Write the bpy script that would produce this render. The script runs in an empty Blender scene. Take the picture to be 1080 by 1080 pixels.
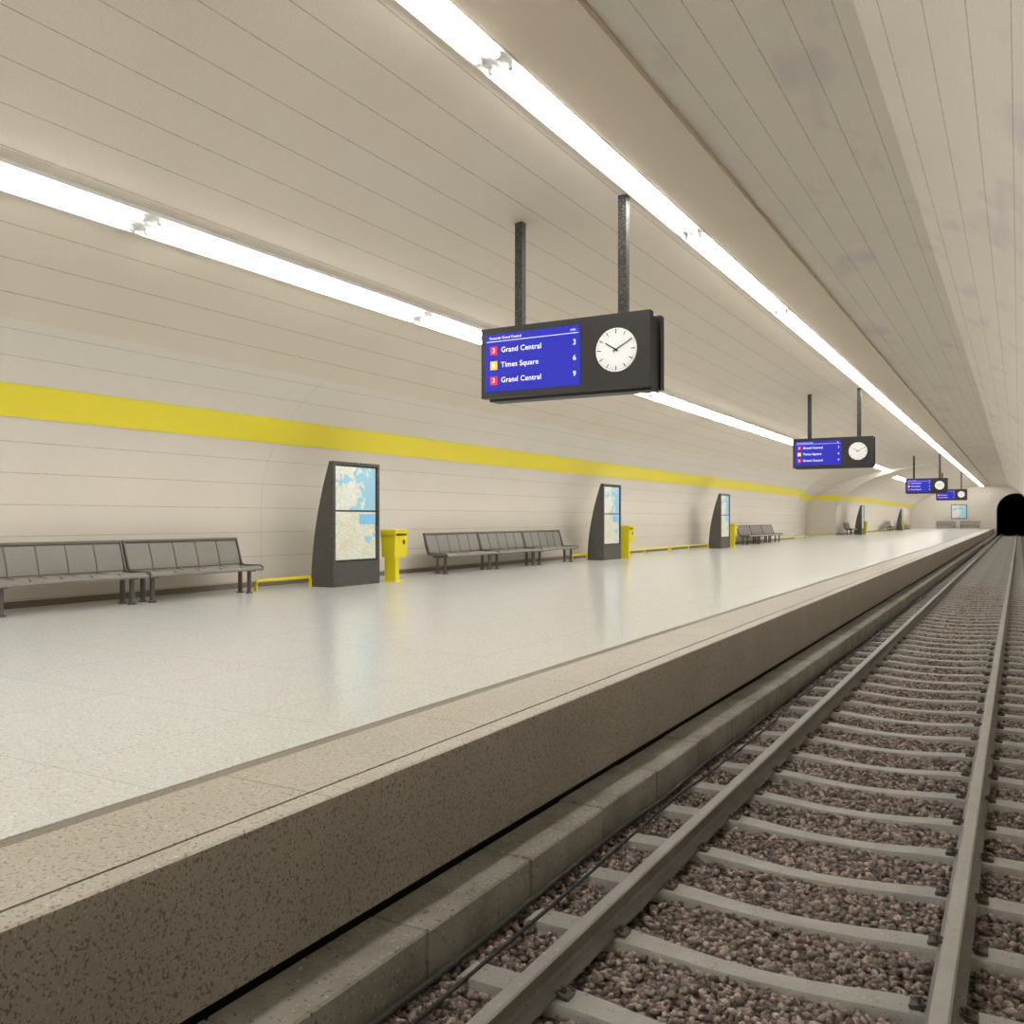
import bpy, bmesh, math, random
import numpy as np
from mathutils import Vector, Matrix
random.seed(3)
CZ=2.02
PZ=0.84
TH=math.atan(535/940)
COL=bpy.context.scene.collection
YB,YE=-12.0,118.0
A0,A1=53.8,67.6
AW=10.1   # alcove half span
bpy.context.scene.view_settings.view_transform='Standard'

# ---------------------------------------------------------------- materials
def newmat(name):
    m=bpy.data.materials.new(name); m.use_nodes=True
    nt=m.node_tree; b=nt.nodes['Principled BSDF']
    return m,nt,b
def N(nt,t,**k):
    n=nt.nodes.new(t)
    for a,v in k.items(): setattr(n,a,v)
    return n
def c4(c): return (c[0],c[1],c[2],1)
def mixc(nt,fac,a,b,mode='MIX'):
    n=N(nt,'ShaderNodeMix',data_type='RGBA',blend_type=mode)
    if isinstance(fac,(int,float)): n.inputs[0].default_value=fac
    else: nt.links.new(fac,n.inputs[0])
    for i,v in ((6,a),(7,b)):
        if isinstance(v,tuple): n.inputs[i].default_value=c4(v)
        else: nt.links.new(v,n.inputs[i])
    return n.outputs[2]
def math_(nt,op,a,b=0.0,c=None):
    n=N(nt,'ShaderNodeMath',operation=op)
    for i,v in enumerate((a,b) if c is None else (a,b,c)):
        if isinstance(v,(int,float)): n.inputs[i].default_value=v
        else: nt.links.new(v,n.inputs[i])
    return n.outputs[0]
def noise(nt,vec,scale,detail=3,rough=.5):
    n=N(nt,'ShaderNodeTexNoise'); n.inputs['Scale'].default_value=scale
    n.inputs['Detail'].default_value=detail; n.inputs['Roughness'].default_value=rough
    nt.links.new(vec,n.inputs['Vector']); return n.outputs['Fac']
def ramp(nt,fac,p0,p1):
    n=N(nt,'ShaderNodeMapRange'); n.inputs[1].default_value=p0; n.inputs[2].default_value=p1
    nt.links.new(fac,n.inputs[0]); return n.outputs[0]
def bump(nt,b,h,strength,dist=0.01):
    n=N(nt,'ShaderNodeBump'); n.inputs['Strength'].default_value=strength; n.inputs['Distance'].default_value=dist
    nt.links.new(h,n.inputs['Height']); nt.links.new(n.outputs[0],b.inputs['Normal'])
def plain(name,c,rough=.5,metal=0.0,emit=None,es=0,var=.05):
    m,nt,b=newmat(name)
    tc=N(nt,'ShaderNodeTexCoord').outputs['Object']
    f=noise(nt,tc,9,3)
    nt.links.new(mixc(nt,ramp(nt,f,.3,.7),tuple(x*(1-var) for x in c),tuple(min(1,x*(1+var)) for x in c)),b.inputs['Base Color'])
    b.inputs['Roughness'].default_value=rough; b.inputs['Metallic'].default_value=metal
    if emit:
        b.inputs['Emission Color'].default_value=c4(emit); b.inputs['Emission Strength'].default_value=es
    return m
def speck(name,base,alt,dark,light,scale,rough=.5,darkT=.62,lightT=.66,big=1.2,bmp=.15,joint=None):
    m,nt,b=newmat(name)
    tc=N(nt,'ShaderNodeTexCoord').outputs['Object']
    col=mixc(nt,ramp(nt,noise(nt,tc,big,5,.6),.35,.65),base,alt)
    n1=noise(nt,tc,scale,2)
    col=mixc(nt,ramp(nt,n1,darkT,darkT+.05),col,dark)
    mp=N(nt,'ShaderNodeMapping'); mp.inputs['Location'].default_value=(7,3,5); nt.links.new(tc,mp.inputs[0])
    n2=noise(nt,mp.outputs[0],scale*1.3,2)
    col=mixc(nt,ramp(nt,n2,lightT,lightT+.05),col,light)
    if joint:
        sp=N(nt,'ShaderNodeSeparateXYZ'); nt.links.new(tc,sp.inputs[0])
        fx=math_(nt,'FRACT',math_(nt,'DIVIDE',math_(nt,'ADD',sp.outputs[0],joint[3]),joint[0]))
        fy=math_(nt,'FRACT',math_(nt,'DIVIDE',sp.outputs[1],joint[1]))
        lx=math_(nt,'LESS_THAN',fx,joint[2]/joint[0]); ly=math_(nt,'LESS_THAN',fy,joint[2]/joint[1])
        l=math_(nt,'MULTIPLY',math_(nt,'MAXIMUM',lx,ly),joint[4])
        col=mixc(nt,l,col,tuple(x*.35 for x in base))
    nt.links.new(col,b.inputs['Base Color']); b.inputs['Roughness'].default_value=rough
    if bmp: bump(nt,b,noise(nt,tc,scale*.8,3),bmp,.004)
    return m
def panels(name,c,sp,lw,off=0.0,seam=5.05,dark=1.0,stain=0.0):
    m,nt,b=newmat(name)
    uv=N(nt,'ShaderNodeTexCoord').outputs['UV']
    s=N(nt,'ShaderNodeSeparateXYZ'); nt.links.new(uv,s.inputs[0])
    f=math_(nt,'FRACT',math_(nt,'DIVIDE',math_(nt,'ADD',s.outputs[0],off),sp))
    l=math_(nt,'LESS_THAN',f,lw/sp)
    fy=math_(nt,'FRACT',math_(nt,'DIVIDE',math_(nt,'SUBTRACT',s.outputs[1],1.25),seam*2))
    l2=math_(nt,'MULTIPLY',math_(nt,'LESS_THAN',fy,.010/seam/2),.3)
    mp=N(nt,'ShaderNodeMapping'); nt.links.new(uv,mp.inputs[0])
    mp.inputs['Scale'].default_value=(2,5,1)
    br=ramp(nt,noise(nt,mp.outputs[0],1.7,4,.7),.35,.6)
    lf=math_(nt,'MULTIPLY',l,math_(nt,'MULTIPLY_ADD',br,.4*dark,.35*dark))
    lf=math_(nt,'MAXIMUM',lf,l2)
    big=ramp(nt,noise(nt,uv,.5,4,.6),.3,.7)
    col=mixc(nt,big,tuple(x*.97 for x in c),tuple(x*1.02 for x in c))
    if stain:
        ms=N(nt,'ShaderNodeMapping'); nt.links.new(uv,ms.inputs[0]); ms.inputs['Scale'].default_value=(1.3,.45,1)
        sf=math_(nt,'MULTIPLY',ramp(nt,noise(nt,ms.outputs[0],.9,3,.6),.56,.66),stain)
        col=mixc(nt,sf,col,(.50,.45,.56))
    fine=ramp(nt,noise(nt,uv,55,2),.3,.7)
    col=mixc(nt,fine,mixc(nt,.12,col,(0,0,0)),col)
    col=mixc(nt,lf,col,(.2,.17,.12))
    nt.links.new(col,b.inputs['Base Color']); b.inputs['Roughness'].default_value=.7
    b.inputs['Specular IOR Level'].default_value=.25
    bump(nt,b,noise(nt,uv,60,2),.15,.004)
    return m

M={}
M['wall']=panels('wall_panels',(.80,.75,.675),.42,.012,off=.30,dark=.62)
M['ceil']=panels('ceiling_panels',(.785,.71,.605),.53,.013,off=.30,dark=.9)
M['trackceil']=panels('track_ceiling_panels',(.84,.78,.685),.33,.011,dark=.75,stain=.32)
M['beam']=speck('beam_plaster',(.70,.61,.49),(.72,.63,.51),(.62,.535,.42),(.77,.695,.58),60,.7,.66,.68,.6)
M['yellow']=plain('yellow_paint',(.87,.75,.05),.45,var=.01)
M['yellow2']=plain('yellow_enamel',(.87,.75,.02),.35,var=.015)
M['floor']=speck('terrazzo_floor',(.72,.775,.82),(.74,.77,.79),(.64,.52,.37),(.84,.90,.95),50,.19,.585,.58,.7,.03,joint=(1.3,1.3,.010,.1,.28))
M['paving']=speck('edge_paving',(.435,.40,.33),(.39,.355,.29),(.23,.19,.135),(.56,.53,.47),55,.4,.58,.62,1.5,.1,joint=(50,1.45,.012,.0,.75))
M['strip']=speck('dark_strip',(.21,.175,.135),(.24,.20,.16),(.1,.08,.06),(.30,.26,.21),60,.6)
M['riser']=speck('riser_concrete',(.30,.275,.235),(.35,.32,.275),(.15,.13,.105),(.46,.43,.38),80,.55,.57,.62,1.5,.2)
M['curb']=speck('curb_concrete',(.34,.325,.29),(.20,.19,.165),(.12,.11,.09),(.44,.42,.38),40,.8,.64,.64,2.2,.35)
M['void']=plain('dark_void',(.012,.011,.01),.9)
M['sleeper']=speck('sleeper_concrete',(.38,.375,.35),(.31,.305,.285),(.18,.17,.155),(.46,.45,.42),50,.85,.66,.64,3,.3)
M['railside']=speck('rail_rust',(.14,.13,.115),(.18,.17,.15),(.08,.07,.06),(.25,.235,.21),40,.6,.66,.66,4,.3)
M['railtop']=speck('rail_head',(.34,.33,.31),(.29,.28,.26),(.19,.18,.165),(.42,.41,.39),30,.45,.68,.66,3,.1)
M['granite']=speck('dark_granite',(.065,.062,.058),(.08,.076,.07),(.018,.018,.018),(.28,.27,.255),60,.45,.54,.58,3,.1)
M['post']=speck('dark_granite_post',(.026,.025,.024),(.034,.032,.03),(.010,.010,.010),(.16,.155,.15),60,.6,.56,.58,3,.1)
M['black']=speck('black_casing',(.020,.019,.018),(.026,.025,.023),(.008,.008,.008),(.11,.105,.10),110,.5,.58,.60,3,.1)
M['metal']=plain('bench_frame_metal',(.15,.14,.125),.45,.25)
M['mesh']=speck('bench_mesh_sheet',(.27,.26,.24),(.25,.24,.22),(.20,.19,.175),(.31,.30,.28),120,.5,.56,.62,3,.08)
M['metal2']=plain('bench_leg_metal',(.13,.12,.11),.45,.3)
M['clipm']=plain('clip_steel',(.11,.10,.085),.6,.3)
M['cable']=plain('cable_rubber',(.03,.029,.027),.7)
M['white']=plain('white_enamel',(.80,.80,.78),.5)
M['socket']=plain('lamp_socket',(.72,.71,.69),.4)
M['tube']=plain('fluorescent_tube',(.9,.9,.9),.4,0,(1.0,.958,.90),26)
M['screen']=plain('screen_blue',(.002,.004,.09),.6,0,(.010,.015,.44),1.0)
M['txt']=plain('screen_white',(.8,.8,.8),.5,0,(1,1,1),.6)
M['red']=plain('badge_red',(.6,.02,.03),.5,0,(.75,.01,.03),.5)
M['byel']=plain('badge_yellow',(.8,.55,.02),.5,0,(.9,.6,.01),.5)
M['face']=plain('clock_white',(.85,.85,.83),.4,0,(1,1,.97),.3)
M['ink']=plain('clock_black',(.006,.006,.006),.6)
def mapmat(name,seed,wt,extra,la,lb,ew=.02):
    m,nt,b=newmat(name)
    uv=N(nt,'ShaderNodeTexCoord').outputs['UV']
    mp=N(nt,'ShaderNodeMapping'); mp.inputs['Location'].default_value=(seed,seed*1.7,0); nt.links.new(uv,mp.inputs[0]); v=mp.outputs[0]
    s=N(nt,'ShaderNodeSeparateXYZ'); nt.links.new(uv,s.inputs[0])
    land=mixc(nt,ramp(nt,noise(nt,v,5,3),.47,.53),la,lb)
    vo=N(nt,'ShaderNodeTexVoronoi',feature='DISTANCE_TO_EDGE'); vo.inputs['Scale'].default_value=14; nt.links.new(v,vo.inputs['Vector'])
    land=mixc(nt,math_(nt,'LESS_THAN',vo.outputs['Distance'],.05),land,(.85,.85,.82))
    vo2=N(nt,'ShaderNodeTexVoronoi',feature='DISTANCE_TO_EDGE'); vo2.inputs['Scale'].default_value=4.5; nt.links.new(v,vo2.inputs['Vector'])
    land=mixc(nt,math_(nt,'LESS_THAN',vo2.outputs['Distance'],ew),land,extra)
    w=math_(nt,'ADD',noise(nt,v,2.6,5,.6),math_(nt,'MULTIPLY',s.outputs[0],.18))
    wat=math_(nt,'GREATER_THAN',w,wt)
    col=mixc(nt,wat,land,(.33,.62,.78))
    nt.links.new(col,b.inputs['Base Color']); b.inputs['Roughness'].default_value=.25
    nt.links.new(col,b.inputs['Emission Color']); b.inputs['Emission Strength'].default_value=.12  # faint glow stands in for the bright reflection on the map glass
    return m
M['map1']=mapmat('city_map_water',1.3,.60,(.66,.69,.64),(.80,.80,.77),(.70,.75,.66))
M['map2']=mapmat('city_map_streets',4.1,.74,(.78,.68,.45),(.72,.73,.64),(.60,.71,.54),.025)
M['mapblue']=plain('map_legend_blue',(.2,.5,.78),.3,0,(.2,.5,.78),.15)  # legend glows faintly too, imitating the reflection on the glass
def stonemat():
    m,nt,b=newmat('ballast_stone')
    at=N(nt,'ShaderNodeAttribute',attribute_name='scol')
    tc=N(nt,'ShaderNodeTexCoord').outputs['Object']
    col=mixc(nt,ramp(nt,noise(nt,tc,60,3),.4,.9),at.outputs['Color'],(.085,.07,.06))
    nt.links.new(col,b.inputs['Base Color']); b.inputs['Roughness'].default_value=.85
    return m
M['stone']=stonemat()
def bedmat():
    m,nt,b=newmat('ballast_bed')
    tc=N(nt,'ShaderNodeTexCoord').outputs['Object']
    vo=N(nt,'ShaderNodeTexVoronoi'); vo.inputs['Scale'].default_value=24; nt.links.new(tc,vo.inputs['Vector'])
    s=N(nt,'ShaderNodeSeparateXYZ'); nt.links.new(vo.outputs['Color'],s.inputs[0])
    col=mixc(nt,s.outputs[0],(.085,.068,.06),(.35,.295,.265))
    col=mixc(nt,ramp(nt,vo.outputs['Distance'],.35,.75),col,(.02,.017,.015))
    nt.links.new(col,b.inputs['Base Color']); b.inputs['Roughness'].default_value=.9
    inv=math_(nt,'SUBTRACT',1.0,vo.outputs['Distance']); bump(nt,b,inv,.9,.04)
    return m
M['bed']=bedmat()

# ---------------------------------------------------------------- mesh builder
class MB:
    def __init__(s): s.v=[]; s.f=[]; s.mi=[]
    def add(s,vs,fs,mi=0):
        o=len(s.v); s.v+= [tuple(p) for p in vs]; s.f+=[tuple(i+o for i in f) for f in fs]; s.mi+=[mi]*len(fs)
    def box(s,x0,x1,y0,y1,z0,z1,bev=0,mi=0,seg=1):
        if bev<=0:
            vs=[(x,y,z) for x in (x0,x1) for y in (y0,y1) for z in (z0,z1)]
            s.add(vs,[(0,1,3,2),(4,6,7,5),(0,4,5,1),(2,3,7,6),(0,2,6,4),(1,5,7,3)],mi); return
        bm=bmesh.new(); bmesh.ops.create_cube(bm,size=1)
        for v in bm.verts:
            v.co=Vector(((x0+x1)/2+v.co.x*(x1-x0),(y0+y1)/2+v.co.y*(y1-y0),(z0+z1)/2+v.co.z*(z1-z0)))
        bmesh.ops.bevel(bm,geom=list(bm.edges),offset=bev,segments=seg,affect='EDGES',profile=.5)
        bm.verts.index_update()
        s.add([v.co[:] for v in bm.verts],[[v.index for v in f.verts] for f in bm.faces],mi); bm.free()
    def tube(s,pts,r,n=8,mi=0,cap=True):
        pts=[Vector(p) for p in pts]; rings=[]
        for i,p in enumerate(pts):
            a=pts[max(0,i-1)]; b=pts[min(len(pts)-1,i+1)]
            t=(b-a).normalized(); up=Vector((0,0,1)) if abs(t.z)<.9 else Vector((1,0,0))
            u=t.cross(up).normalized(); w=t.cross(u).normalized()
            rr=r[i] if isinstance(r,(list,tuple)) else r
            rings.append([p+u*math.cos(2*math.pi*k/n)*rr+w*math.sin(2*math.pi*k/n)*rr for k in range(n)])
        vs=[q for g in rings for q in g]; fs=[]
        for i in range(len(pts)-1):
            for k in range(n):
                fs.append((i*n+k,i*n+(k+1)%n,(i+1)*n+(k+1)%n,(i+1)*n+k))
        if cap: fs.append(tuple(range(n))); fs.append(tuple(reversed([(len(pts)-1)*n+k for k in range(n)])))
        s.add(vs,fs,mi)
    def prism(s,prof,y0,y1,mi=0):
        n=len(prof); vs=[(x,y0,z) for x,z in prof]+[(x,y1,z) for x,z in prof]
        fs=[(k,(k+1)%n,n+(k+1)%n,n+k) for k in range(n)]
        s.add(vs,fs+[tuple(range(n)),tuple(range(2*n-1,n-1,-1))],mi)
    def disc(s,cx,cz,y,r,depth,n=48,mi=0):
        prof=[(cx+r*math.cos(2*math.pi*k/n),cz+r*math.sin(2*math.pi*k/n)) for k in range(n)]
        s.prism(prof,y,y+depth,mi)
    def obj(s,name,mats,smooth=35,parent=None,fixn=True):
        me=bpy.data.meshes.new(name); me.from_pydata(s.v,[],s.f)
        if not isinstance(mats,(list,tuple)): mats=[mats]
        for m in mats: me.materials.append(m)
        me.polygons.foreach_set('material_index',s.mi)
        if fixn:
            bm=bmesh.new(); bm.from_mesh(me); bmesh.ops.recalc_face_normals(bm,faces=bm.faces); bm.to_mesh(me); bm.free()
        if smooth:
            me.polygons.foreach_set('use_smooth',[True]*len(me.polygons)); me.set_sharp_from_angle(angle=math.radians(smooth))
        me.update()
        o=bpy.data.objects.new(name,me); COL.objects.link(o)
        if parent: o.parent=parent
        return o
def struct(o,label=None,cat=None):
    o['kind']='structure'; o['label']=label or 'structure'; o['category']=cat or 'wall'; return o
def top(o,label,cat,group=None):
    o['label']=label; o['category']=cat
    if group: o['group']=group
    return o
def empty(name,loc,rz=0):
    e=bpy.data.objects.new(name,None); e.empty_display_size=.2; e.location=loc; e.rotation_euler=(0,0,rz); COL.objects.link(e); return e
def copy_thing(root,loc,rz=None,label=None,parts=True):
    r=root.copy(); COL.objects.link(r); r.location=loc
    if rz is not None: r.rotation_euler=(0,0,rz)
    if label: r['label']=label
    def rec(src,dst):
        for c in src.children:
            k=c.copy(); COL.objects.link(k); k.parent=dst; rec(c,k)
    if parts: rec(root,r)
    return r

# ---------------------------------------------------------------- shell
def ell(a,n=40,d0=0.0,d1=90.0):
    out=[]
    for i in range(n+1):
        p=math.radians(d0+(d1-d0)*i/n)
        out.append((-3.55-a*math.cos(p),CZ+.3+3.50*math.sin(p)))
    return out
AM=7.95
def shell(name,prof,segs,mat,u0=0.0,sharp=30):
    vs=[];fs=[];uvs=[]
    arc=[u0]
    for i in range(1,len(prof)): arc.append(arc[-1]+math.hypot(prof[i][0]-prof[i-1][0],prof[i][1]-prof[i-1][1]))
    for (y0,y1) in segs:
        o=len(vs); n=len(prof)
        for y in (y0,y1):
            for (x,z),a in zip(prof,arc): vs.append((x,y,z)); uvs.append((a,y))
        for i in range(n-1): fs.append((o+i,o+i+1,o+n+i+1,o+n+i))
    me=bpy.data.meshes.new(name); me.from_pydata(vs,[],fs); me.materials.append(mat)
    uvl=me.uv_layers.new(name='UVMap')
    for l in me.loops: uvl.data[l.index].uv=uvs[l.vertex_index]
    me.polygons.foreach_set('use_smooth',[True]*len(fs)); me.set_sharp_from_angle(angle=math.radians(sharp))
    o=bpy.data.objects.new(name,me); COL.objects.link(o); return o,arc[-1]
full=ell(AM,90)
k=next(i for i,(x,z) in enumerate(full) if z-CZ>2.3)
wallp=[(-11.5,PZ-.02)]+full[:k+1]; ceilp=full[k:]
segs=[(YB,A0),(A1,YE)]
o,u=shell('wall_left',wallp,segs,M['wall']); struct(o,'cream panelled curved station wall','wall')
o,u2=shell('ceiling',ceilp,segs,M['ceil'],u); struct(o,'beige panelled vaulted station ceiling','ceiling')
wide=ell(AW,90); WX=-3.55-AW
k2=next(i for i,(x,z) in enumerate(wide) if z-CZ>2.3)
o,u=shell('wall_alcove',[(WX,PZ-.02)]+wide[:k2+1],[(A0,A1)],M['wall']); struct(o,'cream panelled wall of the side alcove','wall')
o,_=shell('ceiling_alcove',wide[k2:],[(A0,A1)],M['ceil'],u); struct(o,'beige ceiling above the side alcove','ceiling')
inner=[(-11.5,PZ-.02)]+full; outer=[(WX,PZ-.02)]+wide
vs=[];fs=[];uv=[]
for y in (A0,A1):
    o0=len(vs); n=len(inner)
    for p in inner: vs.append((p[0],y,p[1])); uv.append((p[1],p[0]))
    for p in outer: vs.append((p[0],y,p[1])); uv.append((p[1],p[0]))
    for i in range(n-2): fs.append((o0+i,o0+i+1,o0+n+i+1,o0+n+i))
me=bpy.data.meshes.new('wall_alcove_end'); me.from_pydata(vs,[],fs); me.materials.append(M['wall'])
uvl=me.uv_layers.new(name='UVMap')
for l in me.loops: uvl.data[l.index].uv=uv[l.vertex_index]
o=bpy.data.objects.new('wall_alcove_end',me); COL.objects.link(o); struct(o,'cream end walls of the side alcove','wall')
beam=[(-3.55,CZ+3.80),(-3.545,CZ+3.735),(-2.77,CZ+3.74),(-2.77,CZ+3.795)]
o,_=shell('ceiling_beam',beam,[(YB,YE)],M['beam']); struct(o,'plain beige plaster beam along the platform edge','ceiling')
tv=[(-2.77,3.795),(-2.1,3.80),(-1.5,3.77),(-1.03,3.69),(-.60,3.48),(-.2,3.20),(.2,2.84),(.6,2.38),(.98,1.83),(1.32,1.1),(1.58,.3),(1.72,-.6),(1.75,-2.1)]
tv=[(x,z+CZ) for x,z in tv]
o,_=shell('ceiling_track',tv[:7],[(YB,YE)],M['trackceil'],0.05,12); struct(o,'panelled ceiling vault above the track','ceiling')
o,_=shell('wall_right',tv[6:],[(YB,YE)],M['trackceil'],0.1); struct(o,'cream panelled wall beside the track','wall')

# end walls
pc,pr,spz=-.30,1.98,CZ+.95
arch=[(pc-pr,-.1)]+[(pc-pr*math.cos(math.radians(a)),spz+pr*math.sin(math.radians(a))) for a in range(0,181,9)]+[(pc+pr,-.1)]
out=[(-17,-.1)]+arch+[(4,-.1),(4,7),(-17,7)]
me=bpy.data.meshes.new('wall_end'); me.from_pydata([(x,YE,z) for x,z in out],[],[tuple(range(len(out)))]); me.materials.append(M['wall'])
uvl=me.uv_layers.new(name='UVMap')
for l in me.loops:
    p=me.vertices[l.vertex_index].co; uvl.data[l.index].uv=(p.z,p.x)
o=bpy.data.objects.new('wall_end',me); COL.objects.link(o); struct(o,'cream end wall with arched tunnel opening','wall')
o,_=shell('wall_tunnel',arch,[(YE,YE+18)],M['void']); struct(o,'dark running tunnel lining','tunnel')
mb=MB(); mb.box(pc-pr-.3,pc+pr+.3,YE+18,YE+18.2,-.2,6); struct(mb.obj('wall_tunnel_end',M['void'],0),'dark tunnel depth','tunnel')
mb=MB(); mb.box(pc-pr,pc+pr,YE,YE+18,-.15,-.04); struct(mb.obj('floor_tunnel',M['void'],0),'dark tunnel floor','floor')
mb=MB(); mb.box(-12.5,4,YB-.2,YB,-.1,7); struct(mb.obj('wall_back',M['wall'],0),'cream rear wall','wall')

# yellow band
def ratio_ang(r):
    lo,hi=0,60
    for _ in range(50):
        m=(lo+hi)/2; p=math.radians(m); x=3.55+AM*math.cos(p); z=.3+3.50*math.sin(p)
        if z/x<r: lo=m
        else: hi=m
    return lo
d0,d1=ratio_ang(.1171),ratio_ang(.1556)
bp=[]
for i in range(9):
    p=math.radians(d0+(d1-d0)*i/8)
    nx,nz=3.50*math.cos(p),AM*math.sin(p); l=math.hypot(nx,nz)
    bp.append((-3.55-AM*math.cos(p)+.012*nx/l,CZ+.3+3.50*math.sin(p)-.012*nz/l))
bz0,bz1=bp[0][1],bp[-1][1]
o,_=shell('trim_1',[(bp[0][0]-.012,bp[0][1])]+bp+[(bp[-1][0]-.012,bp[-1][1])],segs,M['yellow']); struct(o,'bright yellow horizontal stripe on the wall','stripe')
mb=MB()
def widex(z):
    s_=(z-CZ-.3)/3.50; return -3.55-AW*math.sqrt(1-s_*s_)
mb.box(widex(bz1)+.02,bp[4][0]-.1,A1-.012,A1,bz0,bz1)
mb.add([(widex(bz0)+.02,A0,bz0),(widex(bz0)+.02,A1,bz0),(widex(bz1)+.02,A1,bz1),(widex(bz1)+.02,A0,bz1)],[(0,1,2,3)])
struct(mb.obj('trim_2',M['yellow'],0),'bright yellow stripe in the side alcove','stripe')
mb=MB()
for a,b in segs: mb.box(-11.5,-11.47,a,b,PZ,PZ+.09)
struct(mb.obj('baseboard_left',M['strip'],0),'thin dark skirting at the foot of the wall','baseboard')

# ---------------------------------------------------------------- platform
mb=MB(); mb.box(-16,-3.255,YB,YE,.55,PZ); struct(mb.obj('floor',M['floor'],0),'polished pale terrazzo platform floor','floor')
mb=MB(); mb.box(-3.255,-3.17,YB,YE,.55,PZ-.003); struct(mb.obj('trim_3',M['strip'],0),'dark inlaid strip along the platform','strip')
mb=MB(); mb.box(-3.17,-2.665,YB,YE,.55,PZ); struct(mb.obj('floor_edge',M['paving'],0),'speckled tan stone paving at the platform edge','floor')
mb=MB(); mb.box(-2.665,-2.650,YB,YE,.55,PZ-.008); struct(mb.obj('trim_4',M['void'],0),'thin dark joint along the platform edge','strip')
mb=MB(); mb.prism([(-2.650,.55),(-2.650,PZ),(-2.55,PZ),(-2.535,PZ-.006),(-2.53,PZ-.02),(-2.53,.55)],YB,YE)
mb.prism([(-2.650,.27),(-2.650,.55),(-2.53,.55),(-2.53,.27)],YB,YE)
o=mb.obj('wall_platform',[M['riser'],M['paving']],20)
for p in o.data.polygons:
    if p.normal.z>.9 and p.center.z>.8: p.material_index=1
struct(o,'brown speckled concrete platform face','wall')
mb=MB(); mb.box(-3.0,-2.66,YB,YE,-.1,.55); struct(mb.obj('wall_platform_base',M['void'],0),'recess under the platform edge with its shade coloured in','wall')  # near-black colour puts the overhang's shadow into the recess
mb=MB(); y=YB
while y<YE-.1:
    w=.95; dz=random.uniform(-.004,.004); dx=random.uniform(-.004,.004)
    mb.box(-2.56+dx,-2.25+dx,y+.003,min(YE,y+w)-.003,-.1,.218+dz,.010 if y<40 else 0); y+=w
struct(mb.obj('trim_5',M['curb'],30),'weathered concrete curb blocks below the platform','curb')

# ---------------------------------------------------------------- sleepers
XL,XR=-1.735,-.257; XC=(XL+XR)/2
SP=.63
sy=[2.08+SP*i for i in range(190)]
sy=[y for y in sy if y<YE-.3]
mb=MB()
st=[(-1.14,.13,.18,.018),(-1.11,.15,.20,.032),(-.78,.15,.20,.035),(-.60,.145,.19,.033),(-.48,.135,.18,.026),(-.36,.125,.165,.015),(-.18,.115,.155,.004),(0,.11,.15,.0),(.18,.115,.155,.004),(.36,.125,.165,.015),(.48,.135,.18,.026),(.60,.145,.19,.033),(.78,.15,.20,.035),(1.11,.15,.20,.032),(1.14,.13,.18,.018)]
vs=[];fs=[]
for x,wt,wb,zt in st:
    vs+=[(x,-wb/2,-.12),(x,-wt/2-.010,zt-.014),(x,-wt/2,zt),(x,wt/2,zt),(x,wt/2+.010,zt-.014),(x,wb/2,-.12)]
for i in range(len(st)-1):
    for q in range(6): fs.append((i*6+q,i*6+(q+1)%6,(i+1)*6+(q+1)%6,(i+1)*6+q))
fs+=[tuple(range(6)),tuple(range((len(st)-1)*6,len(st)*6))]
mb.add(vs,fs)
sl=mb.obj('railway_sleeper',M['sleeper'],40); sl.location=(XC,sy[0],0)
top(sl,'grey concrete railway sleeper in dark ballast','railway sleeper','sleepers under the track')
mb=MB()
mb.box(-.035,.02,-.038,.038,.03,.048,.006)
mb.tube([(-.035,-.035,.046),(.0,-.04,.058),(.025,-.025,.055),(.01,0,.062),(.025,.025,.055),(.0,.04,.058),(-.035,.035,.046)],.006,6)
mb.tube([(0,0,.045),(0,0,.078)],.010,6)
clipmesh=None
for X,sg in ((XL,-1),(XL,1),(XR,-1),(XR,1)):
    if clipmesh is None:
        c=mb.obj('rail_clip',M['clipm'],40,sl); clipmesh=c.data
    else:
        c=bpy.data.objects.new('rail_clip',clipmesh); COL.objects.link(c); c.parent=sl
    c.location=(X-XC+sg*.09,0,0); c.rotation_euler=(0,0,0 if sg<0 else math.pi)
for i,y in enumerate(sy[1:]):
    copy_thing(sl,(XC+random.uniform(-.01,.01),y+random.uniform(-.012,.012),random.uniform(-.004,.002)),rz=random.uniform(-.012,.012),parts=i<22)

def rail(X,label):
    p=[(-.07,.036),(-.07,.046),(-.02,.062),(-.009,.075),(-.009,.125),(-.034,.138),(-.036,.162),(-.028,.17)]
    pr_=[(X+a,b) for a,b in p]+[(X-a,b) for a,b in reversed(p)]
    m=MB(); n=len(pr_); y0,y1=YB,YE+10
    vs=[(x,y0,z) for x,z in pr_]+[(x,y1,z) for x,z in pr_]
    for q in range(n):
        m.add([vs[q],vs[(q+1)%n],vs[n+(q+1)%n],vs[n+q]],[(0,1,2,3)],1 if q in (6,7,8) else 0)
    o=m.obj('rail',[M['railside'],M['railtop']],0); bm=bmesh.new(); bm.from_mesh(o.data); bmesh.ops.remove_doubles(bm,verts=bm.verts,dist=1e-5)
    bmesh.ops.recalc_face_normals(bm,faces=bm.faces); bm.to_mesh(o.data); bm.free()
    top(o,label,'rail','rails of the track')
rail(XL,'long steel rail with worn head next to the curb'); rail(XR,'long steel rail with worn head on clipped sleepers')

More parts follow.
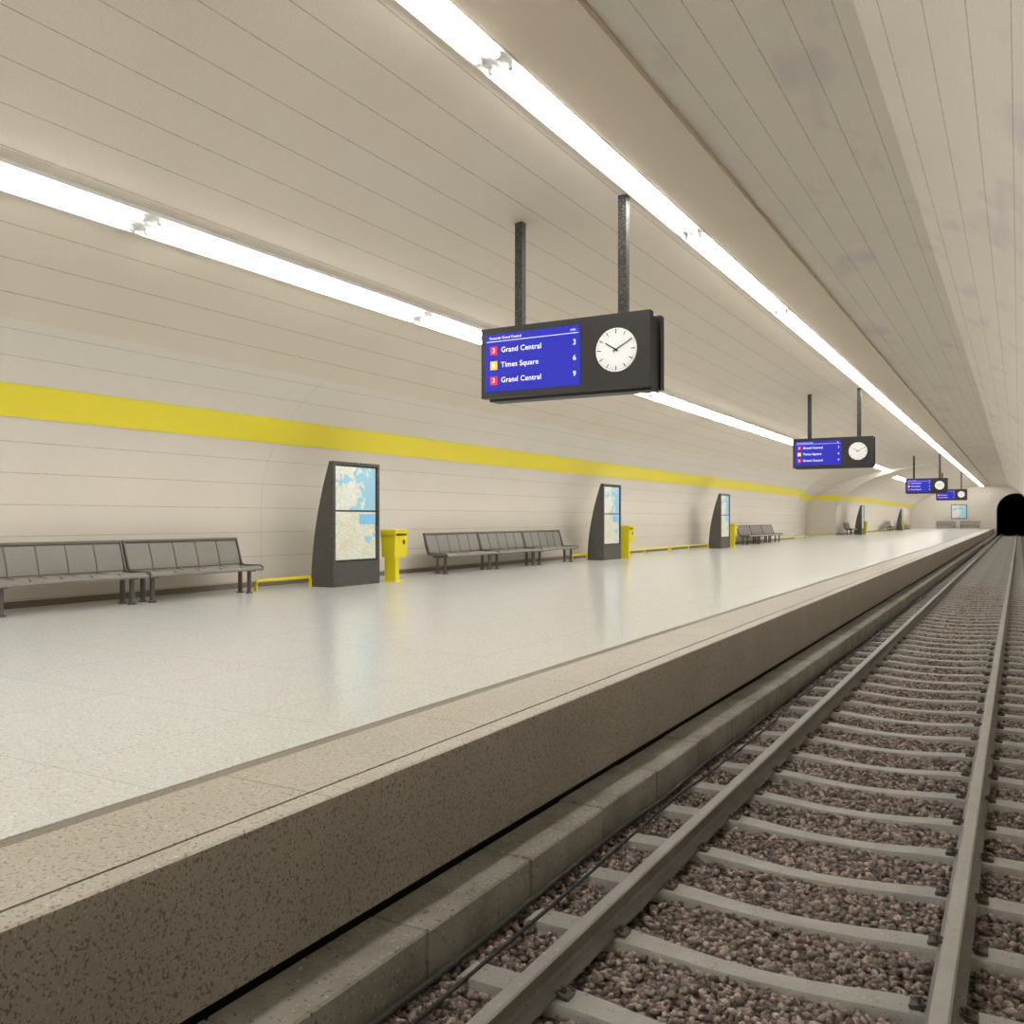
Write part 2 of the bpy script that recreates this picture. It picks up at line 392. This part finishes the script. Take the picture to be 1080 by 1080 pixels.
def cable(x0,z0,r,seed,lab,amp=.012,y0=-2,y1=60):
    rr=random.Random(seed); pts=[]; y=y0; x=x0
    while y<y1:
        x+=rr.uniform(-amp,amp)+(x0-x)*.3; pts.append((x,y,z0+rr.uniform(-.004,.010))); y+=.9
    pp=[]
    for i in range(len(pts)-1):
        for t in (0,.33,.66):
            tt=t*t*(3-2*t); a,b=pts[i],pts[i+1]; pp.append((a[0]+(b[0]-a[0])*tt,a[1]+(b[1]-a[1])*t,a[2]+(b[2]-a[2])*tt))
    m=MB(); m.tube(pp,r,7); top(m.obj('cable',M['cable'],60),lab,'cable','cables beside the track')
cable(-2.20,.040,.015,1,'black rubber cable lying along the concrete curb')
cable(-2.10,.035,.010,5,'thin black cable lying loosely on the ballast',.025)

# ballast
rng=np.random.default_rng(2)
ph=(1+5**.5)/2
ico=np.array([(-1,ph,0),(1,ph,0),(-1,-ph,0),(1,-ph,0),(0,-1,ph),(0,1,ph),(0,-1,-ph),(0,1,-ph),(ph,0,-1),(ph,0,1),(-ph,0,-1),(-ph,0,1)],float)
ico/=np.linalg.norm(ico[0])
icf=np.array([(0,11,5),(0,5,1),(0,1,7),(0,7,10),(0,10,11),(1,5,9),(5,11,4),(11,10,2),(10,7,6),(7,1,8),(3,9,4),(3,4,2),(3,2,6),(3,6,8),(3,8,9),(4,9,5),(2,4,11),(6,2,10),(8,6,7),(9,8,1)])
def gen(y0,y1,n,smin,smax):
    x=rng.uniform(-2.24,.55,n); y=rng.uniform(y0,y1,n)
    s=rng.uniform(smin,smax,n)
    f=((y-sy[0]+SP/2)%SP)-SP/2
    hw=np.where(abs(x-XC)<.42,.060,.078)
    onsl=(abs(f)<hw+s*.75)&(x>XC-1.15)&(x<XC+1.15)
    onr=(abs(x-XL)<.085)|(abs(x-XR)<.085)
    keep=~(onsl|onr)
    return x[keep],y[keep],s[keep]
parts=[gen(1.6,6,21000,.012,.024),gen(6,13,23000,.013,.025),gen(13,30,18000,.018,.030)]
x=np.concatenate([p[0] for p in parts]); y=np.concatenate([p[1] for p in parts]); s=np.concatenate([p[2] for p in parts]); n=len(x)
z=rng.uniform(-.018,.0,n)-.008*(abs(x-XC)<.4)
th=rng.uniform(0,2*np.pi,(n,3)); th[:,:2]=rng.normal(0,.4,(n,2))
def rot(ax,a):
    c,si=np.cos(a),np.sin(a); R=np.zeros((n,3,3)); i,j=[(1,2),(2,0),(0,1)][ax]
    R[:,ax,ax]=1; R[:,i,i]=c; R[:,j,j]=c; R[:,i,j]=-si; R[:,j,i]=si; return R
R=rot(0,th[:,0])@rot(1,th[:,1])@rot(2,th[:,2])
V=ico[None]*rng.uniform(.76,1.2,(n,12,1))*np.stack([rng.uniform(.9,1.4,n),rng.uniform(.75,1.1,n),rng.uniform(.5,.8,n)],1)[:,None,:]
V=np.einsum('nij,nkj->nki',R,V)*s[:,None,None]+np.stack([x,y,z],1)[:,None,:]
F=(icf[None]+12*np.arange(n)[:,None,None]).reshape(-1,3)
V=V.reshape(-1,3)
q=np.array([(-2.6,YB+.02,-.022),(1.7,YB+.02,-.022),(1.7,YE-.02,-.022),(-2.6,YE-.02,-.022)])
nv=len(V); V=np.concatenate([V,q]); 
me=bpy.data.meshes.new('ballast')
me.vertices.add(len(V)); me.vertices.foreach_set('co',V.ravel())
loops=np.concatenate([F.ravel(),np.array([nv,nv+1,nv+2,nv+3])])
me.loops.add(len(loops)); me.loops.foreach_set('vertex_index',loops.astype(np.int32))
me.polygons.add(len(F)+1)
me.polygons.foreach_set('loop_start',(np.arange(len(F)+1)*3).astype(np.int32))
me.materials.append(M['stone']); me.materials.append(M['bed'])
mi=np.zeros(len(F)+1,np.int32); mi[-1]=1; me.polygons.foreach_set('material_index',mi)
me.update(calc_edges=True)
g=rng.uniform(0,1,n)**1.4; t=rng.uniform(-1,1,n)
cc=np.stack([.12+.36*g+.02*t,.096+.295*g,.084+.265*g-.012*t,np.ones(n)],1)
cc=np.concatenate([np.repeat(cc,12,0),np.ones((4,4))*.1])
at=me.attributes.new('scol','FLOAT_COLOR','POINT'); at.data.foreach_set('color',cc.ravel())
me.validate()
o=bpy.data.objects.new('ballast',me); COL.objects.link(o); o['kind']='stuff'; top(o,'reddish grey crushed stone ballast around the sleepers','gravel')

# ---------------------------------------------------------------- fluorescent lights
def fixture(loc,rot,lab,grp,hw=.185):
    e=empty('fluorescent_light',loc); e.rotation_euler=(0,rot,0)
    L=5.045
    m=MB()
    m.prism([(-hw,.03),(-hw,-.030),(-hw+.008,-.030),(-hw+.035,-.006),(-.03,-.004),(-.018,-.03),(.018,-.03),(.03,-.004),(hw-.035,-.006),(hw-.008,-.030),(hw,-.030),(hw,.03)],0,L)
    m.obj('reflector',M['white'],30,e)
    for sx in (-.55*hw,.55*hw):
        m=MB(); m.tube([(sx,.12,-.042),(sx,L-.12,-.042)],.024,10); m.obj('fluorescent_tube',M['tube'],60,e)
        for yy in (.075,L-.12):
            m=MB(); m.box(sx-.020,sx+.020,yy,yy+.045,-.064,-.004,.006); m.obj('lamp_socket',M['socket'],40,e)
    top(e,lab,'light fixture',grp); return e
LX=8.08
ang1=math.acos((LX+.02-3.55)/AM)
z1=CZ+.3+3.50*math.sin(ang1)
slope=math.atan2(3.50*math.cos(ang1),AM*math.sin(ang1))
Y0=1.25-5.05*2
l1=fixture((-LX,Y0,z1-.02),-slope,'twin-tube white fluorescent fixture on the curved side of the vault','lamp row on the curved wall side',.20)
l2=fixture((-3.75,Y0,CZ+3.775),0,'twin-tube white fluorescent fixture beside the ceiling beam','lamp row beside the ceiling beam',.17)
i=1
while True:
    y=Y0+5.05*i
    if y+5>YE: break
    if y+5>A0 and y<A1:
        l=copy_thing(l1,(l1.location.x,y,CZ+3.42)); l.rotation_euler=(0,-.16,0)
    else:
        copy_thing(l1,(l1.location.x,y,l1.location.z))
    copy_thing(l2,(l2.location.x,y,l2.location.z))
    i+=1

# ---------------------------------------------------------------- departure boards
def textmesh(items,name,mat,parent):
    for (s_,x,z,size,al) in items:
        m=MB()
        cu=bpy.data.curves.new('t','FONT'); cu.body=s_; cu.size=size; cu.align_x=al; cu.align_y='CENTER'; cu.offset=size*.012; cu.resolution_u=3; cu.space_character=1.04
        ob=bpy.data.objects.new('t',cu); COL.objects.link(ob)
        bpy.context.view_layer.update()
        me=bpy.data.meshes.new_from_object(ob.evaluated_get(bpy.context.evaluated_depsgraph_get()))
        m.add([(x+v.co.x,-.0135,z+v.co.y) for v in me.vertices],[tuple(p.vertices) for p in me.polygons])
        bpy.data.objects.remove(ob); bpy.data.curves.remove(cu); bpy.data.meshes.remove(me)
        m.obj(name,mat,0,parent,fixn=False)
SX,SY,SZ=-4.745,9.55,CZ+1.505
H=.87
e=empty('departure_board',(SX,SY,SZ))
m=MB()
m.box(-1.135,1.11,0,.11,0,H,.003); m.box(-1.08,1.08,.11,.35,-.03,H-.03,.003); m.box(-1.135,1.11,.35,.46,0,H,.003)
m.obj('housing',M['black'],30,e)
m=MB(); m.box(-1.07,.24,-.008,.002,.075,.79,.004); scr=m.obj('screen',M['screen'],0,e)
zs=[.585,.40,.212]
m=MB(); m.box(-1.05,.22,-.0105,-.009,.694,.701); m.obj('header_line',M['txt'],0,scr)
textmesh([('Towards Grand Central',-1.01,.737,.045,'LEFT'),('min.',.19,.737,.042,'RIGHT'),
  ('Grand Central',-.84,zs[0],.092,'LEFT'),('Times Square',-.84,zs[1],.092,'LEFT'),('Grand Central',-.84,zs[2],.092,'LEFT'),
  ('3',.19,zs[0],.090,'RIGHT'),('6',.19,zs[1],.090,'RIGHT'),('9',.19,zs[2],.090,'RIGHT'),
  ('3',-.945,zs[0],.082,'CENTER'),('6',-.945,zs[1],.082,'CENTER'),('3',-.945,zs[2],.082,'CENTER')],'display_text',M['txt'],scr)
for zz,mm in zip(zs,('red','byel','red')):
    m=MB(); m.box(-.995,-.895,-.0125,-.009,zz-.053,zz+.053); o=m.obj('route_badge',M[mm],0,scr); o['label']=('red' if mm=='red' else 'yellow')+' square route number badge'
cx,cz,cr=.700,.445,.252
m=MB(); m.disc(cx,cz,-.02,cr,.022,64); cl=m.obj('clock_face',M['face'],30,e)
m=MB()
for k_ in range(60):
    a=math.radians(k_*6); big=k_%5==0
    r0,r1,w=(cr*.74,cr*.95,.012) if big else (cr*.88,cr*.95,.004)
    d=Vector((math.sin(a),0,math.cos(a))); p=Vector((math.cos(a),0,-math.sin(a)))*w*.5; c0=Vector((cx,-.0215,cz))
    m.add([c0+d*r0-p,c0+d*r1-p,c0+d*r1+p,c0+d*r0+p],[(0,1,2,3)])
m.obj('hour_marks',M['ink'],0,cl,fixn=False)
def hand(a,l,w,y):
    a=math.radians(a); d=Vector((math.sin(a),0,math.cos(a))); p=Vector((math.cos(a),0,-math.sin(a)))*w*.5; c0=Vector((cx,y,cz))
    q=[c0-d*l*.2-p,c0+d*l-p*.7,c0+d*l+p*.7,c0-d*l*.2+p]; q2=[v+Vector((0,-.003,0)) for v in q]
    m=MB(); m.add(q+q2,[(0,1,2,3),(4,7,6,5),(0,4,5,1),(1,5,6,2),(2,6,7,3),(3,7,4,0)]); m.obj('clock_hand',M['ink'],0,cl)
hand(303,cr*.62,.020,-.024); hand(62,cr*.86,.015,-.028)
for px,pt in ((-.69,3.70),(.70,3.775)):
    m=MB(); m.box(px-.052,px+.052,.16,.264,H-.04,CZ+pt-SZ+.02,.003); m.obj('pole',M['post'],0,e)
top(e,'black hanging departure board with blue screen and round clock','departure board','hanging departure boards')
for yy in (27.3,57.6,80.0): copy_thing(e,(SX,yy,SZ))

# ---------------------------------------------------------------- benches
LB=2.12
FX=-10.94
def sheet(m,prof,y0,y1,th=.006):
    n=len(prof)
    nr=[]
    for i in range(n):
        a=prof[max(0,i-1)]; b=prof[min(n-1,i+1)]; dx,dz=b[0]-a[0],b[1]-a[1]; l=math.hypot(dx,dz); nr.append((-dz/l,dx/l))
    lp=[(x+nx*th,z+nz*th) for (x,z),(nx,nz) in zip(prof,nr)]+[(x-nx*th,z-nz*th) for (x,z),(nx,nz) in reversed(list(zip(prof,nr)))]
    m2=len(lp)
    vs=[(x,y0,z) for x,z in lp]+[(x,y1,z) for x,z in lp]
    fs=[(k,(k+1)%m2,m2+(k+1)%m2,m2+k) for k in range(m2)]
    for i in range(n-1):
        for o in (0,m2): fs.append((o+i,o+i+1,o+m2-2-i,o+m2-1-i))
    m.add(vs,fs)
def bench():
    e=empty('bench',(FX,8.25,PZ))
    seatp=[(.02+.041*i,.425-.018*math.sin(i/10*math.pi)+.001*i) for i in range(11)]+[(.455,.425),(.475,.395)]
    backp=[(-.012-.105*(i/9)**1.25,.455+.375*i/9) for i in range(10)]
    ys=[.02+(LB-.04)*k_/5 for k_ in range(6)]
    m=MB()
    sheet(m,seatp,ys[0],ys[-1],.003)
    m.tube([(.475,0,.385),(.475,LB,.385)],.026,8)
    m.obj('seat',M['mesh'],60,e)
    m=MB(); sheet(m,backp,ys[0],ys[-1],.004)
    m.obj('backrest',M['mesh'],60,e)
    m=MB()
    path=[(-.122,.848)]+[(x,z) for x,z in reversed(backp)]+[(.0,.43)]+seatp
    for k_ in range(1,5): m.tube([(x+.004,ys[k_],z-.001) for x,z in path],.013,6)
    m.tube([(-.122,.0,.848),(-.122,LB,.848)],.028,8)
    m.tube([(-.012,.0,.452),(-.012,LB,.452)],.014,6)
    m.tube([(.08,.1,.385),(.08,LB-.1,.385)],.022,8); m.tube([(.36,.1,.385),(.36,LB-.1,.385)],.022,8)
    m.obj('frame',M['metal'],60,e)
    pl=[(-.145,.865),(-.105,.872),(-.080,.80),(.02,.475),(.06,.445),(.42,.45),(.48,.43),(.500,.395),(.49,.362),(.44,.36),(.40,.395),(.02,.39),(-.03,.42),(-.10,.62)]
    for y in (0,LB-.025):
        m=MB(); m.prism(pl,y,y+.025); m.obj('end_panel',M['metal2'],0,e)
    for y in (.15,LB-.15):
        m=MB()
        for x in (.13,.33):
            m.tube([(x,0,.012),(x,0,.38)],.034,10)
            m.tube([(x,0,.0),(x,0,.014),(x,0,.03)],[.06,.06,.038],12)
        m.box(.02,.46,-.022,.022,.345,.385,.006)
        o=m.obj('leg',M['metal2'],50,e); o.location=(0,y,0)
    top(e,'grey metal bench with panelled backrest against the wall','bench','platform benches'); return e
b=bench()
for yy in (8.25-2.15,15.62,17.77,19.92,39.85,42.0,44.15,67.9,90.5,92.65,101.5,103.65,105.8):
    copy_thing(b,(FX,yy,PZ))
for xx in (-8.6,-6.1): copy_thing(b,(xx,YE-.75,PZ),rz=-math.pi/2,label='grey metal bench in front of the end wall')

# ---------------------------------------------------------------- map kiosks
KX=-10.2
def kiosk(y):
    e=empty('information_pillar',(KX,y,PZ)); W=1.27; Hh=2.17
    bk=[(-.50+.41*(t**1.9),t*Hh) for t in [i/16 for i in range(17)]]
    m=MB(); m.prism([(-.04,0)]+[(-.04,Hh)]+list(reversed(bk)),.0,W)
    m.box(-.04,.0,0,W,0,.42); m.box(-.04,.0,0,.06,.42,Hh); m.box(-.04,.0,W-.06,W,.42,Hh); m.box(-.04,.0,.06,W-.06,Hh-.05,Hh)
    m.obj('body',M['granite'],30,e)
    m=MB(); m.box(-.04,-.03,.06,W-.06,.42,Hh-.05); m.obj('backing_panel',M['black'],0,e)
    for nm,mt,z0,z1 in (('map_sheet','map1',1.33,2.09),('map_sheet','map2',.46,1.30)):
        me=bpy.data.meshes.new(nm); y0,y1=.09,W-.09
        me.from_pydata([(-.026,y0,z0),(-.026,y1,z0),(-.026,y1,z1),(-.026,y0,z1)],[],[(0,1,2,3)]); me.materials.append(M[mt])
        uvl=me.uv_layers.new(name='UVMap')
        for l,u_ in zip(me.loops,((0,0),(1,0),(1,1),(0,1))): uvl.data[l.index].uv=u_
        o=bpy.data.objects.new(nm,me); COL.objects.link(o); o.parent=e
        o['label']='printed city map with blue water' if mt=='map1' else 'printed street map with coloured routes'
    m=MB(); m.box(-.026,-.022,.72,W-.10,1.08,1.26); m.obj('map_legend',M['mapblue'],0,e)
    top(e,'dark granite fin-shaped pillar holding framed city maps','information pillar','map pillars on the platform'); return e
k1=kiosk(11.74)
for yy in (23.15,34.55,70.6,96.5): copy_thing(k1,(KX,yy,PZ))

# ---------------------------------------------------------------- bins
def bin_(y):
    e=empty('litter_bin',(-10.25,y,PZ))
    m=MB(); m.prism([(-.15,.46),(.15,.46),(.17,.86),(-.17,.86)],-.19,.19); m.obj('bin_body',M['yellow2'],0,e)
    m=MB(); m.box(-.18,.18,-.20,.20,.90,.975,.012); m.box(-.17,-.14,-.19,.19,.84,.92); m.box(-.14,.16,-.19,-.16,.84,.92); m.box(-.14,.16,.16,.19,.84,.92); m.obj('lid',M['yellow2'],30,e)
    m=MB(); m.box(-.13,.13,-.14,-.02,.0,.47,.006); m.box(-.06,.06,-.03,.05,0.0,.5,.006); m.obj('post',M['yellow2'],30,e)
    m=MB(); m.box(-.17,.17,-.18,.10,0,.018,.004); m.obj('base_plate',M['yellow2'],0,e)
    m=MB(); m.box(.168,.176,.04,.10,.70,.78,.002); m.obj('lock',M['clipm'],0,e)
    top(e,'bright yellow metal litter bin on a post','litter bin','yellow litter bins'); return e
b1=bin_(13.52)
for yy in (24.95,36.3,72.5,98.3): copy_thing(b1,(-10.25,yy,PZ))

# ---------------------------------------------------------------- low yellow rails
def lowrail(x0,y0,x1,y1,lab='low yellow tubular kick rail near the wall'):
    m=MB(); d=Vector((x1-x0,y1-y0,0)); L=d.length; d.normalize(); a=Vector((x0,y0,PZ)); h=.17
    pts=[a+Vector((0,0,0)),a+Vector((0,0,h-.04)),a+d*.012+Vector((0,0,h-.012)),a+d*.04+Vector((0,0,h)),a+d*(L-.04)+Vector((0,0,h)),a+d*(L-.012)+Vector((0,0,h-.012)),a+d*L+Vector((0,0,h-.04)),a+d*L]
    m.tube(pts,.027,8)
    k_=2.0
    while k_<L-1: p=a+d*k_; m.tube([p,p+Vector((0,0,h))],.022,8); k_+=2.0
    top(m.obj('kick_rail',M['yellow2'],50),lab,'low rail','low yellow rails')
lowrail(-10.7,10.45,-10.7,11.72,'short low yellow tubular rail between bench and map pillar')
lowrail(-10.7,22.15,-10.7,23.1,'short low yellow tubular rail between bench and map pillar')
lowrail(-10.7,25.6,-10.7,29.9); lowrail(-10.7,30.1,-10.7,34.5)
lowrail(-10.7,46.6,-10.7,53.0); lowrail(WX+.4,A1-.4,-11.7,A1-.4)
lowrail(-10.7,73.6,-10.7,88.8)

# end wall map
e=empty('wall_map_case',(-6.2,YE,PZ+1.15))
m=MB(); m.box(-.85,.85,-.08,0,0,1.7,.01); m.obj('case',M['granite'],0,e)
me=bpy.data.meshes.new('map_sheet'); me.from_pydata([(-.77,-.085,.08),(.77,-.085,.08),(.77,-.085,1.62),(-.77,-.085,1.62)],[],[(0,1,2,3)]); me.materials.append(M['map1'])
uvl=me.uv_layers.new(name='UVMap')
for l,u_ in zip(me.loops,((0,0),(1,0),(1,1),(0,1))): uvl.data[l.index].uv=u_
o=bpy.data.objects.new('map_sheet',me); COL.objects.link(o); o.parent=e
top(e,'framed city map mounted on the end wall','map case')

# ---------------------------------------------------------------- world, camera
w=bpy.data.worlds.new('World'); bpy.context.scene.world=w; w.use_nodes=True
w.node_tree.nodes['Background'].inputs[0].default_value=(.01,.01,.01,1)
cam=bpy.data.cameras.new('camera'); co=bpy.data.objects.new('camera',cam); COL.objects.link(co)
co.location=(0,0,CZ); co.rotation_euler=(math.pi/2,0,TH)
cam.sensor_width=36; cam.lens=36*940/1080; cam.shift_y=7/1080; cam.clip_end=400; cam.clip_start=.05
bpy.context.scene.camera=co
